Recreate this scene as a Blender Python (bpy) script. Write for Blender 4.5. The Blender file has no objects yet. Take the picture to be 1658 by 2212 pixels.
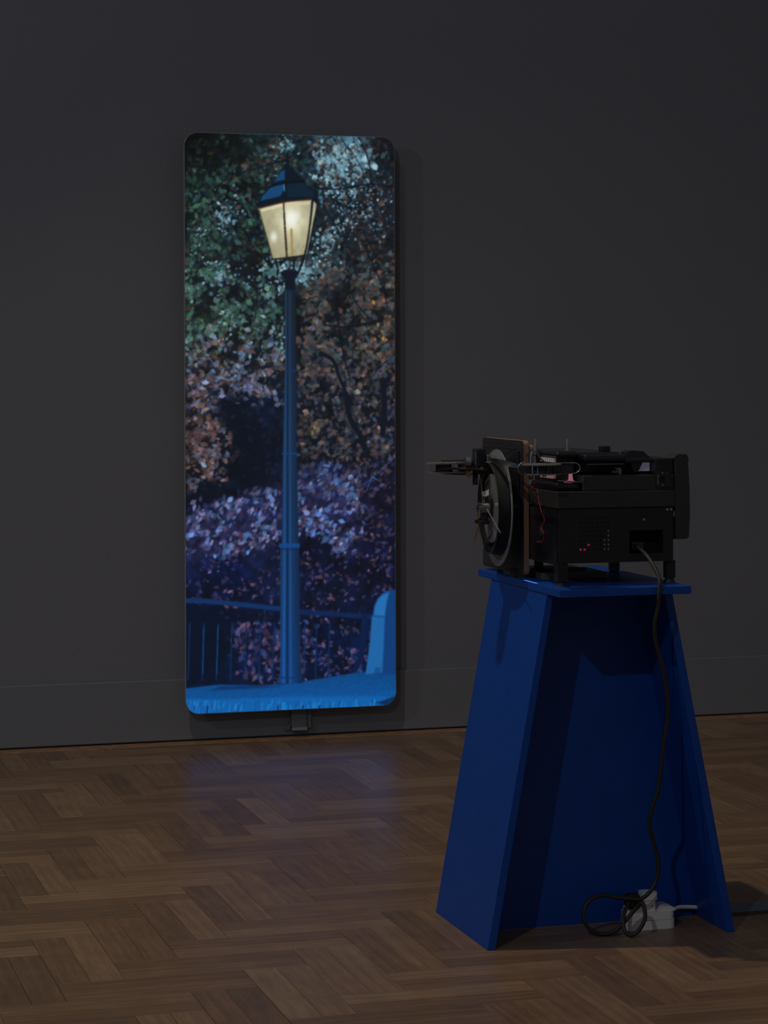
import bpy, bmesh, math, random
import numpy as np
from mathutils import Matrix, Vector

# ------------------------------------------------------------------ camera, world, lights, exposure
SC = bpy.context.scene
COL = SC.collection
PI = math.pi
YAW = math.radians(16.13); ROLL = .003; EYE = Vector((0, 0, 1.5)); FPX = 5106.
fwd = Vector((math.sin(YAW), math.cos(YAW), 0)); rgt0 = Vector((math.cos(YAW), -math.sin(YAW), 0)); up0 = Vector((0, 0, 1))
rgt = (rgt0 - ROLL * up0).normalized(); up = (up0 + ROLL * rgt0).normalized()
cam = bpy.data.cameras.new('camera'); cam.sensor_fit = 'VERTICAL'; cam.sensor_height = 36; cam.sensor_width = 36 * 1658 / 2212
cam.lens = FPX * 36 / 2212; cam.shift_y = (780 - 1106) / 2212; cam.clip_end = 60
camo = bpy.data.objects.new('camera', cam); COL.objects.link(camo)
camo.matrix_world = Matrix(((rgt.x, up.x, -fwd.x, EYE.x), (rgt.y, up.y, -fwd.y, EYE.y), (rgt.z, up.z, -fwd.z, EYE.z), (0, 0, 0, 1)))
SC.camera = camo

def in_frame(p, m=4):
    q = Vector(p) - EYE; w = q.dot(fwd)
    if w < .2: return False
    x = 829 + q.dot(rgt) / w * FPX; y = 780 - q.dot(up) / w * FPX
    return -m < x < 1658 + m and -m < y < 2212 + m

W = bpy.data.worlds.new('world'); SC.world = W; W.use_nodes = True
W.node_tree.nodes['Background'].inputs[0].default_value = (.98, .94, 1.0, 1)
W.node_tree.nodes['Background'].inputs[1].default_value = .085

def spot(name, loc, tgt, watt, color, deg=70, rad=.05, blend=.6):
    l = bpy.data.lights.new(name, 'SPOT'); l.energy = watt; l.color = color; l.spot_size = math.radians(deg)
    l.spot_blend = blend; l.shadow_soft_size = rad
    o = bpy.data.objects.new(name, l); COL.objects.link(o); o.location = loc
    o.rotation_euler = (Vector(tgt) - Vector(loc)).to_track_quat('-Z', 'Y').to_euler()
spot('gallery_spot_side', (.45, 6.2, 5.1), (2.3, 6.05, 0), 275, (1, .87, .72), 100, .05, 1.)
spot('gallery_spot_front', (-1.6, .9, 4.7), (2.4, 7.6, .3), 165, (.84, .92, 1), 75, .05)
spot('gallery_spot_far', (-4.4, 4.7, 4.5), (3.3, 9.2, 1.3), 125, (.90, .94, 1), 60, .05)

leak = bpy.data.lights.new('lamp_leak', 'AREA'); leak.shape = 'RECTANGLE'; leak.size = .004; leak.size_y = .10; leak.energy = .012; leak.spread = math.radians(50)
lo_ = bpy.data.objects.new('lamp_leak', leak); COL.objects.link(lo_); lo_.location = (2.0835, 5.83, .931)      # light slipping out under the projector's lamp house
SC.view_settings.view_transform = 'Standard'; SC.view_settings.look = 'None'
SC.view_settings.exposure = 0; SC.view_settings.gamma = 1; SC.view_settings.use_curve_mapping = False

# ------------------------------------------------------------------ helpers
def s2l(c):
    return tuple((x / 255 / 12.92) if x / 255 <= .04045 else ((x / 255 + .055) / 1.055) ** 2.4 for x in c)

def mat(name, col, rough=.5, metal=0, var=.12, nscale=30, bump=0., bscale=200, coat=0, spec=.5, emit=None, estr=1):
    m = bpy.data.materials.new(name); m.use_nodes = True; nt = m.node_tree; b = nt.nodes['Principled BSDF']
    tc = nt.nodes.new('ShaderNodeTexCoord'); n = nt.nodes.new('ShaderNodeTexNoise'); n.inputs['Scale'].default_value = nscale
    n.inputs['Detail'].default_value = 5; nt.links.new(tc.outputs['Object'], n.inputs['Vector'])
    r = nt.nodes.new('ShaderNodeValToRGB'); c = r.color_ramp
    c.elements[0].position = .3; c.elements[1].position = .7
    c.elements[0].color = (*[max(0, x * (1 - var)) for x in col], 1); c.elements[1].color = (*[min(1, x * (1 + var)) for x in col], 1)
    nt.links.new(n.outputs['Fac'], r.inputs['Fac']); nt.links.new(r.outputs['Color'], b.inputs['Base Color'])
    b.inputs['Roughness'].default_value = rough; b.inputs['Metallic'].default_value = metal
    b.inputs['Specular IOR Level'].default_value = spec
    b.inputs['Coat Weight'].default_value = coat
    if bump:
        n2 = nt.nodes.new('ShaderNodeTexNoise'); n2.inputs['Scale'].default_value = bscale; n2.inputs['Detail'].default_value = 4
        nt.links.new(tc.outputs['Object'], n2.inputs['Vector'])
        bp = nt.nodes.new('ShaderNodeBump'); bp.inputs['Strength'].default_value = bump; bp.inputs['Distance'].default_value = .002
        nt.links.new(n2.outputs['Fac'], bp.inputs['Height']); nt.links.new(bp.outputs['Normal'], b.inputs['Normal'])
    if emit:
        b.inputs['Emission Color'].default_value = (*emit, 1); b.inputs['Emission Strength'].default_value = estr
    return m

def tag(o, label=None, cat=None, group=None, kind=None):
    if label: o['label'] = label
    if cat: o['category'] = cat
    if group: o['group'] = group
    if kind: o['kind'] = kind
    return o

def thing(name, loc, label, cat):
    o = bpy.data.objects.new(name, None); o.empty_display_size = .05; COL.objects.link(o); o.location = loc
    return tag(o, label, cat)

def world_loc(o):
    v = Vector((0, 0, 0))
    while o: v += o.location; o = o.parent
    return v

def add(name, bm, m, parent=None, smooth=False, label=None, kind=None, origin=None):
    """link a bmesh given in world coordinates as one mesh object, its origin at its own centre or on its parent"""
    bmesh.ops.recalc_face_normals(bm, faces=bm.faces)
    vs = [v.co for v in bm.verts]
    if origin is None:
        lo = Vector([min(v[i] for v in vs) for i in range(3)]); hi = Vector([max(v[i] for v in vs) for i in range(3)])
        origin = Vector(((lo.x + hi.x) / 2, (lo.y + hi.y) / 2, lo.z))
    origin = Vector(origin)
    bmesh.ops.translate(bm, verts=bm.verts, vec=-origin)
    me = bpy.data.meshes.new(name); bm.to_mesh(me); bm.free(); me.materials.append(m)
    if smooth:
        for p in me.polygons: p.use_smooth = True
        me.set_sharp_from_angle(angle=math.radians(38))
    o = bpy.data.objects.new(name, me); COL.objects.link(o)
    if parent: o.parent = parent; o.location = origin - world_loc(parent)
    else: o.location = origin
    return tag(o, label, None, None, kind)

def B(): return bmesh.new()
def box(bm, x0, x1, y0, y1, z0, z1, bev=0, seg=2):
    r = bmesh.ops.create_cube(bm, size=1)['verts']
    for v in r:
        v.co = Vector(((x0 + x1) / 2 + v.co.x * (x1 - x0), (y0 + y1) / 2 + v.co.y * (y1 - y0), (z0 + z1) / 2 + v.co.z * (z1 - z0)))
    if bev:
        e = {e for v in r for e in v.link_edges}
        bmesh.ops.bevel(bm, geom=list(e), offset=bev, segments=seg, affect='EDGES', profile=.5)
    return bm
def prism(bm, pts, axis, a, b):
    """extrude a polygon (2-D points in the plane normal to axis) from a to b; X:(y,z) Y:(x,z) Z:(x,y)"""
    f = {'X': lambda p, t: (t, p[0], p[1]), 'Y': lambda p, t: (p[0], t, p[1]), 'Z': lambda p, t: (p[0], p[1], t)}[axis]
    va = [bm.verts.new(f(p, a)) for p in pts]; vb = [bm.verts.new(f(p, b)) for p in pts]
    bm.faces.new(va); bm.faces.new(vb[::-1]); n = len(pts)
    for i in range(n): bm.faces.new((va[i], vb[i], vb[(i + 1) % n], va[(i + 1) % n]))
    return bm
def rrect(x0, x1, y0, y1, r, n=6):
    out = []
    for cx, cy, a0 in ((x1 - r, y1 - r, 0), (x0 + r, y1 - r, PI / 2), (x0 + r, y0 + r, PI), (x1 - r, y0 + r, 1.5 * PI)):
        for i in range(n + 1):
            a = a0 + PI / 2 * i / n; out.append((cx + r * math.cos(a), cy + r * math.sin(a)))
    return out
def circ(cx, cy, r, n=32): return [(cx + r * math.cos(2 * PI * i / n), cy + r * math.sin(2 * PI * i / n)) for i in range(n)]
def cyl(bm, p, q, r, r2=None, n=20):
    p, q = Vector(p), Vector(q); d = q - p; r2 = r if r2 is None else r2
    u = d.orthogonal().normalized(); v = d.normalized().cross(u)
    a = [bm.verts.new(p + (u * math.cos(2 * PI * i / n) + v * math.sin(2 * PI * i / n)) * r) for i in range(n)]
    b = [bm.verts.new(q + (u * math.cos(2 * PI * i / n) + v * math.sin(2 * PI * i / n)) * r2) for i in range(n)]
    bm.faces.new(a[::-1]); bm.faces.new(b)
    for i in range(n): bm.faces.new((a[i], a[(i + 1) % n], b[(i + 1) % n], b[i]))
    return bm
def ring(bm, prof, cy, cz, n=64):
    """lathe about an axis parallel to X through (cy, cz); prof is a closed list of (x, radius)"""
    rows = []
    for x, r in prof:
        rows.append([bm.verts.new((x, cy + r * math.cos(2 * PI * i / n), cz + r * math.sin(2 * PI * i / n))) for i in range(n)])
    for k in range(len(rows)):
        A, Bq = rows[k], rows[(k + 1) % len(rows)]
        for i in range(n): bm.faces.new((A[i], A[(i + 1) % n], Bq[(i + 1) % n], Bq[i]))
    return bm
def spline(pts, sub=6):
    P = [Vector(p) for p in pts]; out = []
    for i in range(len(P) - 1):
        p0 = P[max(0, i - 1)]; p1 = P[i]; p2 = P[i + 1]; p3 = P[min(len(P) - 1, i + 2)]
        for k in range(sub):
            t = k / sub
            out.append(.5 * (2 * p1 + (p2 - p0) * t + (2 * p0 - 5 * p1 + 4 * p2 - p3) * t * t + (3 * p1 - p0 - 3 * p2 + p3) * t ** 3))
    out.append(P[-1]); return out
def tube(bm, pts, r, n=10, smoothit=True, sub=6):
    P = spline(pts, sub) if smoothit else [Vector(p) for p in pts]
    rows = []; u = None
    for i, p in enumerate(P):
        d = (P[min(i + 1, len(P) - 1)] - P[max(i - 1, 0)]).normalized()
        u = d.orthogonal().normalized() if u is None else (u - d * u.dot(d)).normalized()
        v = d.cross(u)
        rows.append([bm.verts.new(p + (u * math.cos(2 * PI * k / n) + v * math.sin(2 * PI * k / n)) * r) for k in range(n)])
    for a, b in zip(rows, rows[1:]):
        for k in range(n): bm.faces.new((a[k], a[(k + 1) % n], b[(k + 1) % n], b[k]))
    bm.faces.new(rows[0][::-1]); bm.faces.new(rows[-1]); return bm
def text_bm(s, size, rot, loc, depth=.0002):
    c = bpy.data.curves.new('t', 'FONT'); c.body = s; c.size = size; c.extrude = depth; c.align_x = 'CENTER'; c.align_y = 'CENTER'
    o = bpy.data.objects.new('t', c); COL.objects.link(o)
    dg = bpy.context.evaluated_depsgraph_get(); me = bpy.data.meshes.new_from_object(o.evaluated_get(dg))
    bpy.data.objects.remove(o); bpy.data.curves.remove(c)
    bm = B(); bm.from_mesh(me); bpy.data.meshes.remove(me)
    bmesh.ops.transform(bm, matrix=Matrix.Translation(loc) @ rot, verts=bm.verts); return bm

# ------------------------------------------------------------------ materials
M_WALL = mat('wall_paint', (.146, .149, .172), .62, var=.03, nscale=1.5, bump=.6, bscale=150)
M_BASE = mat('baseboard_paint', (.150, .156, .176), .5, var=.02, nscale=2, bump=.06, bscale=80)
M_BLUE = mat('blue_paint', (.0012, .052, .30), .42, var=.05, nscale=14, bump=.04, bscale=300, spec=.35)
M_BLACK = mat('black_painted_metal', (.012, .012, .013), .42, bump=.05, bscale=900, spec=.4)
M_BLKGLOSS = mat('black_gloss_plastic', (.010, .010, .015), .22)
M_DKGREY = mat('dark_grey_plastic', (.022, .022, .022), .5)
M_RUBBER = mat('black_rubber', (.011, .010, .010), .6)
M_ROD = mat('rod_steel', (.16, .16, .16), .6, .6)
M_STEEL = mat('brushed_steel', (.42, .42, .42), .36, 1, nscale=60)
M_DARKSTEEL = mat('dark_steel', (.12, .12, .12), .4, 1)
M_COPPER = mat('copper', (.34, .18, .09), .5, .7)
M_GREYDISC = mat('grey_disc', (.22, .215, .22), .42, var=.06, nscale=9)
M_FILM = mat('film_plate_card', (.13, .12, .105), .6)
M_GLASSDISC = mat('pale_disc', (.14, .14, .14), .3, var=.2, nscale=12)
M_OLIVE = mat('olive_resin', (.045, .042, .026), .3)
M_WHITE = mat('white_plastic', (.72, .70, .68), .35, var=.03)
M_TAPE = mat('white_tape', (.50, .49, .46), .6)
M_INK = mat('ink', (.01, .01, .01), .6)
M_PALEINK = mat('pale_ink', (.25, .25, .25), .6)
M_RED = mat('red_wire', (.30, .01, .03), .4)
M_BLUEW = mat('blue_wire', (.10, .25, .42), .4)
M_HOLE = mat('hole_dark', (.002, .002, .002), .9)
M_MAT = mat('slate_rubber', (.085, .105, .135), .6)
M_PAPER = mat('lilac_slide_glow', (.30, .28, .38), .5, var=.3, nscale=120, emit=(.45, .42, .6), estr=.10)  # faint emission stands in for lamp light falling on the card
M_CLEAR = mat('smoky_tag', (.16, .16, .15), .3)
M_CORD = mat('dark_brown_cord', (.022, .018, .012), .6)

def ply_mat():
    m = mat('plywood_edge', (.17, .085, .045), .55)
    nt = m.node_tree; b = nt.nodes['Principled BSDF']
    tc = nt.nodes.new('ShaderNodeTexCoord'); sp = nt.nodes.new('ShaderNodeSeparateXYZ'); nt.links.new(tc.outputs['Object'], sp.inputs[0])
    w = nt.nodes.new('ShaderNodeMath'); w.operation = 'MULTIPLY'; w.inputs[1].default_value = 2 * PI / .0035
    s = nt.nodes.new('ShaderNodeMath'); s.operation = 'SINE'; nt.links.new(sp.outputs['X'], w.inputs[0]); nt.links.new(w.outputs[0], s.inputs[0])
    r = nt.nodes.new('ShaderNodeMapRange'); r.inputs['From Min'].default_value = -1; nt.links.new(s.outputs[0], r.inputs['Value'])
    mx = nt.nodes.new('ShaderNodeMixRGB'); mx.inputs[1].default_value = (.15, .075, .042, 1); mx.inputs[2].default_value = (.36, .21, .125, 1)
    nt.links.new(r.outputs[0], mx.inputs[0]); nt.links.new(mx.outputs[0], b.inputs['Base Color']); return m
M_PLY = ply_mat()

def wood_mat(per_face=False):
    m = bpy.data.materials.new('oak_block'); m.use_nodes = True; nt = m.node_tree; N = nt.nodes; L = nt.links; b = N['Principled BSDF']
    tc = N.new('ShaderNodeTexCoord')
    if per_face:
        rnd = N.new('ShaderNodeAttribute'); rnd.attribute_name = 'tone'; rout = rnd.outputs['Fac']
        vec_in = tc.outputs['UV']
    else:
        rnd = N.new('ShaderNodeObjectInfo'); rout = rnd.outputs['Random']; vec_in = tc.outputs['Object']
    mul = N.new('ShaderNodeVectorMath'); mul.operation = 'SCALE'; cmb = N.new('ShaderNodeCombineXYZ')
    for i in (0, 1, 2): L.new(rout, cmb.inputs[i])
    L.new(cmb.outputs[0], mul.inputs[0]); mul.inputs['Scale'].default_value = 37.3
    ad = N.new('ShaderNodeVectorMath'); ad.operation = 'ADD'; L.new(vec_in, ad.inputs[0]); L.new(mul.outputs[0], ad.inputs[1])
    st = N.new('ShaderNodeMapping'); st.inputs['Scale'].default_value = (1.4, 22, 22); L.new(ad.outputs[0], st.inputs[0])
    n1 = N.new('ShaderNodeTexNoise'); n1.inputs['Scale'].default_value = 3.2; n1.inputs['Detail'].default_value = 7; n1.inputs['Distortion'].default_value = .6
    L.new(st.outputs[0], n1.inputs['Vector'])
    st2 = N.new('ShaderNodeMapping'); st2.inputs['Scale'].default_value = (3.5, 17, 17); L.new(ad.outputs[0], st2.inputs[0])
    wv = N.new('ShaderNodeTexWave'); wv.wave_type = 'BANDS'; wv.bands_direction = 'Y'; wv.inputs['Scale'].default_value = .55
    wv.inputs['Distortion'].default_value = 9; wv.inputs['Detail'].default_value = 2; wv.inputs['Detail Scale'].default_value = .7
    L.new(st2.outputs[0], wv.inputs['Vector'])
    r0 = N.new('ShaderNodeValToRGB'); e = r0.color_ramp; e.elements[0].position = 0; e.elements[1].position = 1
    e.elements[0].color = (.145, .088, .048, 1); e.elements[1].color = (.235, .150, .084, 1)
    k = e.elements.new(.18); k.color = (.165, .096, .052, 1); k = e.elements.new(.6); k.color = (.195, .118, .064, 1)
    L.new(rout, r0.inputs['Fac'])
    def mixmul(a, fac_sock, lo, hi, f0=.3, f1=.7):
        mr = N.new('ShaderNodeMapRange'); mr.inputs['From Min'].default_value = f0; mr.inputs['From Max'].default_value = f1
        mr.inputs['To Min'].default_value = lo; mr.inputs['To Max'].default_value = hi; L.new(fac_sock, mr.inputs['Value'])
        v = N.new('ShaderNodeVectorMath'); v.operation = 'SCALE'; L.new(a, v.inputs[0]); L.new(mr.outputs[0], v.inputs['Scale']); return v.outputs[0]
    c = mixmul(r0.outputs['Color'], n1.outputs['Fac'], .90, 1.10)
    c = mixmul(c, wv.outputs['Fac'], .93, 1.05, 0, 1)
    st3 = N.new('ShaderNodeMapping'); st3.inputs['Scale'].default_value = (9, 210, 210); L.new(ad.outputs[0], st3.inputs[0])
    n4 = N.new('ShaderNodeTexNoise'); n4.inputs['Scale'].default_value = 2.5; n4.inputs['Detail'].default_value = 3; L.new(st3.outputs[0], n4.inputs['Vector'])
    c = mixmul(c, n4.outputs['Fac'], .86, 1.14)
    n3 = N.new('ShaderNodeTexNoise'); n3.inputs['Scale'].default_value = 9; L.new(ad.outputs[0], n3.inputs['Vector'])
    c = mixmul(c, n3.outputs['Fac'], .9, 1.1)
    L.new(c, b.inputs['Base Color'])
    rr = N.new('ShaderNodeMapRange'); rr.inputs['To Min'].default_value = .26; rr.inputs['To Max'].default_value = .42; L.new(n1.outputs['Fac'], rr.inputs['Value'])
    L.new(rr.outputs[0], b.inputs['Roughness']); b.inputs['Specular IOR Level'].default_value = .5
    bp = N.new('ShaderNodeBump'); bp.inputs['Strength'].default_value = .12; bp.inputs['Distance'].default_value = .001
    L.new(n1.outputs['Fac'], bp.inputs['Height']); L.new(bp.outputs[0], b.inputs['Normal'])
    return m
M_OAK = wood_mat(); M_OAK2 = wood_mat(True)

# ------------------------------------------------------------------ the setting
WY = 9.205           # face of the wall
fl = B(); box(fl, -7, 9, -1.5, WY + .05, -.06, -.022)
floor = add('floor', fl, mat('dark_subfloor', (.02, .012, .008), .8), None, origin=(0, 0, 0)); tag(floor, kind='structure')
wb = B(); box(wb, -7, 9, WY, WY + .2, -.06, 5.6)
wall = add('wall_back', wb, M_WALL, None, origin=(0, WY, 0)); tag(wall, kind='structure')
bb = B(); box(bb, -7, 9, WY - .016, WY, .006, .246, .003, 2)
tag(add('baseboard_back', bb, M_BASE, None), kind='structure')

# herringbone of oak blocks laid in pairs: lanes along and across the wall
PW, PL, YE = .0822, .46, 9.105
OX, OY = .822, 5.697
def plank_mesh(l, w):
    bm = box(B(), -l / 2, l / 2, -w / 2, w / 2, -.02, 0)
    top = [e for e in bm.edges if all(abs(v.co.z) < 1e-6 for v in e.verts)]
    bmesh.ops.bevel(bm, geom=top, offset=.0007, segments=1, affect='EDGES')
    me = bpy.data.meshes.new('plank'); bm.to_mesh(me); bm.free(); me.materials.append(M_OAK); return me
GAP = .0009
PM = plank_mesh(PL - GAP, PW - GAP)
rects = []
D = 2 * PW
for m in range(-22, 24):
    for k in range(-60, 60):
        bx, by = OX + k * D - m * PL, OY + k * D + m * PL
        if not (-6.6 < bx < 8.6 and -1.5 < by < 9.6): continue
        for j in (0, 1):
            rects.append((bx + j * PW, bx + (j + 1) * PW, by, by + PL, True))
            rects.append((bx + D, bx + D + PL, by + j * PW, by + (j + 1) * PW, False))
RR = random.Random(7)
rest = B(); tone = []; vis = []
for (x0, x1, y0, y1, vert) in rects:
    y1c = min(y1, YE)
    if y1c - y0 < .004: continue
    if any(in_frame((x, y, 0)) for x in (x0, (x0 + x1) / 2, x1) for y in (y0, (y0 + y1c) / 2, y1c)):
        vis.append((x0, x1, y0, y1c, vert, y1c < y1))
    else:
        box(rest, x0 + GAP / 2, x1 - GAP / 2, y0 + GAP / 2, y1c - GAP / 2, -.02, 0); tone.append((RR.random(), vert))
vis.sort(key=lambda r: (r[0] + r[1]) ** 2 / 4 + (r[2] + r[3]) ** 2 / 4)
for (x0, x1, y0, y1, vert, cut) in vis[300:]:      # the farthest blocks, joined
    box(rest, x0 + GAP / 2, x1 - GAP / 2, y0 + GAP / 2, y1 - GAP / 2, -.02, 0); tone.append((RR.random(), vert))
vis = vis[:300]
for (x0, x1, y0, y1, vert, cut) in vis:
    dz = RR.uniform(-.0004, .0004)
    if cut:
        me = plank_mesh((y1 - y0 if vert else x1 - x0) - GAP, (x1 - x0 if vert else y1 - y0) - GAP)
    else: me = PM
    o = bpy.data.objects.new('plank', me); COL.objects.link(o); o.parent = floor
    o.location = ((x0 + x1) / 2, (y0 + y1) / 2, dz); o.rotation_euler.z = (PI / 2 if vert else 0) + RR.choice((0, PI))
me = bpy.data.meshes.new('planks_beyond'); rest.to_mesh(me); rest.free(); me.materials.append(M_OAK2)
at = me.attributes.new('tone', 'FLOAT', 'FACE'); at.data.foreach_set('value', [t for t, v in tone for _ in range(6)])
uv = me.uv_layers.new(name='uv')
for p in me.polygons:
    v = tone[p.index // 6][1]
    for li in p.loop_indices:
        c = me.vertices[me.loops[li].vertex_index].co
        uv.data[li].uv = (c.y, c.x) if v else (c.x, c.y)
o = bpy.data.objects.new('planks_beyond', me); COL.objects.link(o); o.parent = floor; tag(o, kind='stuff')
# border board of the floor along the wall
xs = -7.
M_BORDER = mat('oak_border', (.30, .165, .080), .4, var=.3, nscale=25)
while xs < 9:
    l = .9 + RR.random() * .5
    bme = plank_mesh(l - .001, .078); bme.materials[0] = M_BORDER
    o = bpy.data.objects.new('border_board', bme); COL.objects.link(o); o.parent = floor
    o.location = (xs + l / 2, YE + .006 + .039, .0005); xs += l

# ------------------------------------------------------------------ projection screen with the picture thrown on it
SX0, SX1, SZ0, SZ1, SY = 1.823, 2.682, .117, 2.400, 9.112
scr = thing('projection_screen', ((SX0 + SX1) / 2, SY + .01, SZ0), 'tall rounded white-edged screen glowing with a street lamp picture, hung on the grey wall', 'screen')
add('screen_panel', prism(B(), rrect(SX0, SX1, SZ0, SZ1, .055, 10), 'Y', SY, SY + .014), mat('screen_board', (.30, .30, .29), .5), scr)
for z in (.55, 1.95):
    add('wall_batten', box(B(), SX0 + .2, SX1 - .2, SY + .014, WY, z, z + .06), mat('batten', (.05, .05, .05), .7), scr)

rng = np.random.RandomState(5)
IW, IH = 455, 1240
img = np.zeros((IH, IW, 3), np.float32); YY, XX = np.mgrid[0:IH, 0:IW].astype(np.float32)
def tx(x, y):     # picture coordinates measured on the photograph, freed of its perspective
    u = x - 398.; t = 287.5 + u * .0175; b = 1541 - u * .0415
    return u, (y - t) / (b - t) * IH
def C3(c): return np.array(c, np.float32)
def field(points, bgd, sharp=2.0):
    """smooth colour field from scattered colour samples (inverse distance)"""
    num = np.zeros((IH, IW, 3), np.float32); den = np.zeros((IH, IW), np.float32)
    for x, y, c in points:
        u, v = tx(x, y); w = 1. / (((XX - u) ** 2 + (YY - v) ** 2) / 900. + .3) ** sharp
        num += w[..., None] * C3(c); den += w
    return num / den[..., None]
bg_pts = [(410, 310, (8, 16, 10)), (480, 330, (14, 24, 20)), (600, 310, (24, 40, 44)), (760, 320, (70, 110, 125)), (835, 320, (12, 18, 22)), (420, 420, (10, 24, 20)),
          (500, 470, (16, 26, 36)), (560, 560, (18, 20, 24)), (700, 400, (28, 44, 54)), (760, 450, (20, 30, 40)), (840, 450, (24, 30, 40)), (420, 600, (22, 34, 34)), (540, 640, (18, 28, 34)),
          (690, 560, (34, 52, 58)), (780, 600, (24, 26, 28)), (430, 720, (24, 34, 32)), (560, 760, (22, 28, 36)), (700, 700, (18, 20, 26)), (820, 700, (30, 28, 26)), (430, 850, (26, 28, 40)),
          (560, 880, (8, 20, 42)), (700, 820, (14, 20, 32)), (800, 860, (16, 22, 34)), (560, 960, (5, 14, 30)), (500, 1030, (6, 14, 30)), (420, 960, (22, 20, 24)), (430, 1080, (6, 14, 24)), (700, 960, (10, 18, 28)),
          (760, 990, (10, 14, 26)), (830, 930, (14, 18, 40)), (520, 1120, (28, 38, 74)), (700, 1060, (30, 38, 72)), (800, 1080, (16, 18, 40)), (430, 1150, (36, 40, 76)), (560, 1190, (12, 22, 52)),
          (700, 1190, (6, 14, 38)), (480, 1230, (4, 16, 52)), (820, 1200, (10, 14, 40)), (450, 1290, (4, 14, 40)), (700, 1280, (8, 16, 40)), (450, 1400, (2, 14, 34)), (550, 1400, (8, 18, 48)), (720, 1420, (3, 16, 44)), (780, 1440, (3, 22, 60))]
img[:] = field(bg_pts, None)
# coarse mottling of the background
def vnoise(sx, sy, seed):
    r = np.random.RandomState(seed); gh, gw = int(IH / sy) + 3, int(IW / sx) + 3; g = r.rand(gh, gw).astype(np.float32)
    fy, fx = YY / sy, XX / sx; iy, ix = fy.astype(int), fx.astype(int); ty, tx_ = fy - iy, fx - ix
    ty = ty * ty * (3 - 2 * ty); tx_ = tx_ * tx_ * (3 - 2 * tx_)
    return (g[iy, ix] * (1 - tx_) + g[iy, ix + 1] * tx_) * (1 - ty) + (g[iy + 1, ix] * (1 - tx_) + g[iy + 1, ix + 1] * tx_) * ty
mot = vnoise(22, 22, 1) * .6 + vnoise(9, 9, 2) * .4
img *= (.45 + 1.1 * mot)[..., None]
def blob(u, v, a, b, th, col, al=1., soft=.35):
    R = int(max(a, b) + 2); x0, x1 = max(0, int(u) - R), min(IW, int(u) + R + 1); y0, y1 = max(0, int(v) - R), min(IH, int(v) + R + 1)
    if x0 >= x1 or y0 >= y1: return
    X = XX[y0:y1, x0:x1] - u; Y = YY[y0:y1, x0:x1] - v; c, s = math.cos(th), math.sin(th)
    p = (X * c + Y * s) / a; q = (-X * s + Y * c) / b
    d = p * p + q * q / np.clip(1.15 - .7 * np.abs(p), .2, 1) ** 2      # pointed leaf outline
    m = np.clip((1 + soft - d) / soft, 0, 1)[..., None] * al
    img[y0:y1, x0:x1] = img[y0:y1, x0:x1] * (1 - m) + C3(col) * m
DENS = 1.7
def leaves(n, region, cols, smin=2.5, smax=5.5, th=None, al=.85, gate=None, hi=.0):
    """scatter leaves inside a polygon-ish region: a function (x, y) -> 0..1"""
    k = 0; tries = 0; n = int(n * DENS); al = al * .9
    while k < n and tries < n * 12:
        tries += 1
        x = rng.uniform(398, 853); y = rng.uniform(288, 1500)
        if rng.rand() > region(x + rng.normal(0, 9), y + rng.normal(0, 9)): continue
        u, v = tx(x, y)
        if gate is not None and gate[min(IH - 1, max(0, int(v))), min(IW - 1, max(0, int(u)))] < rng.rand(): continue
        c = C3(cols[rng.randint(len(cols))]); c = (c * .80 + c.mean() * .20) * rng.uniform(.5, 1.3); c[2] *= 1.08
        if rng.rand() < hi: c = c * 1.5 + 12
        a = rng.uniform(smin, smax) * 1.25; blob(u, v, a, a * rng.uniform(.38, .72), (rng.uniform(0, PI) if th is None else rng.normal(th, .5)), np.clip(c, 0, 235), al * rng.uniform(.6, 1))
        k += 1
def rect(xa, xb, ya, yb, f=25.):
    def g(x, y):
        return float(np.clip(min(x - xa, xb - x, y - ya, yb - y) / f + .5, 0, 1))
    return g
def poly(pts):
    n = len(pts)
    def g(x, y):
        ins = False; j = n - 1
        for i in range(n):
            xi, yi = pts[i]; xj, yj = pts[j]
            if (yi > y) != (yj > y) and x < (xj - xi) * (y - yi) / (yj - yi) + xi: ins = not ins
            j = i
        return 1. if ins else 0.
    return g
def line(pts, w, col, al=1., w2=None):
    P = spline([(x, y, 0) for x, y in pts], 14) if len(pts) > 2 else [Vector((*pts[0], 0)).lerp(Vector((*pts[1], 0)), t / 60) for t in range(61)]
    for i, p in enumerate(P[:-1]):
        q = P[i + 1]; t = i / len(P); ww = w if w2 is None else w + (w2 - w) * t
        n = max(1, int((q - p).length / max(.6, ww * .5)))
        for k in range(n):
            r = p.lerp(q, k / n); u, v = tx(r.x, r.y); blob(u, v, max(.9, ww / 2), max(.9, ww / 2), 0, col, al)
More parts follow.
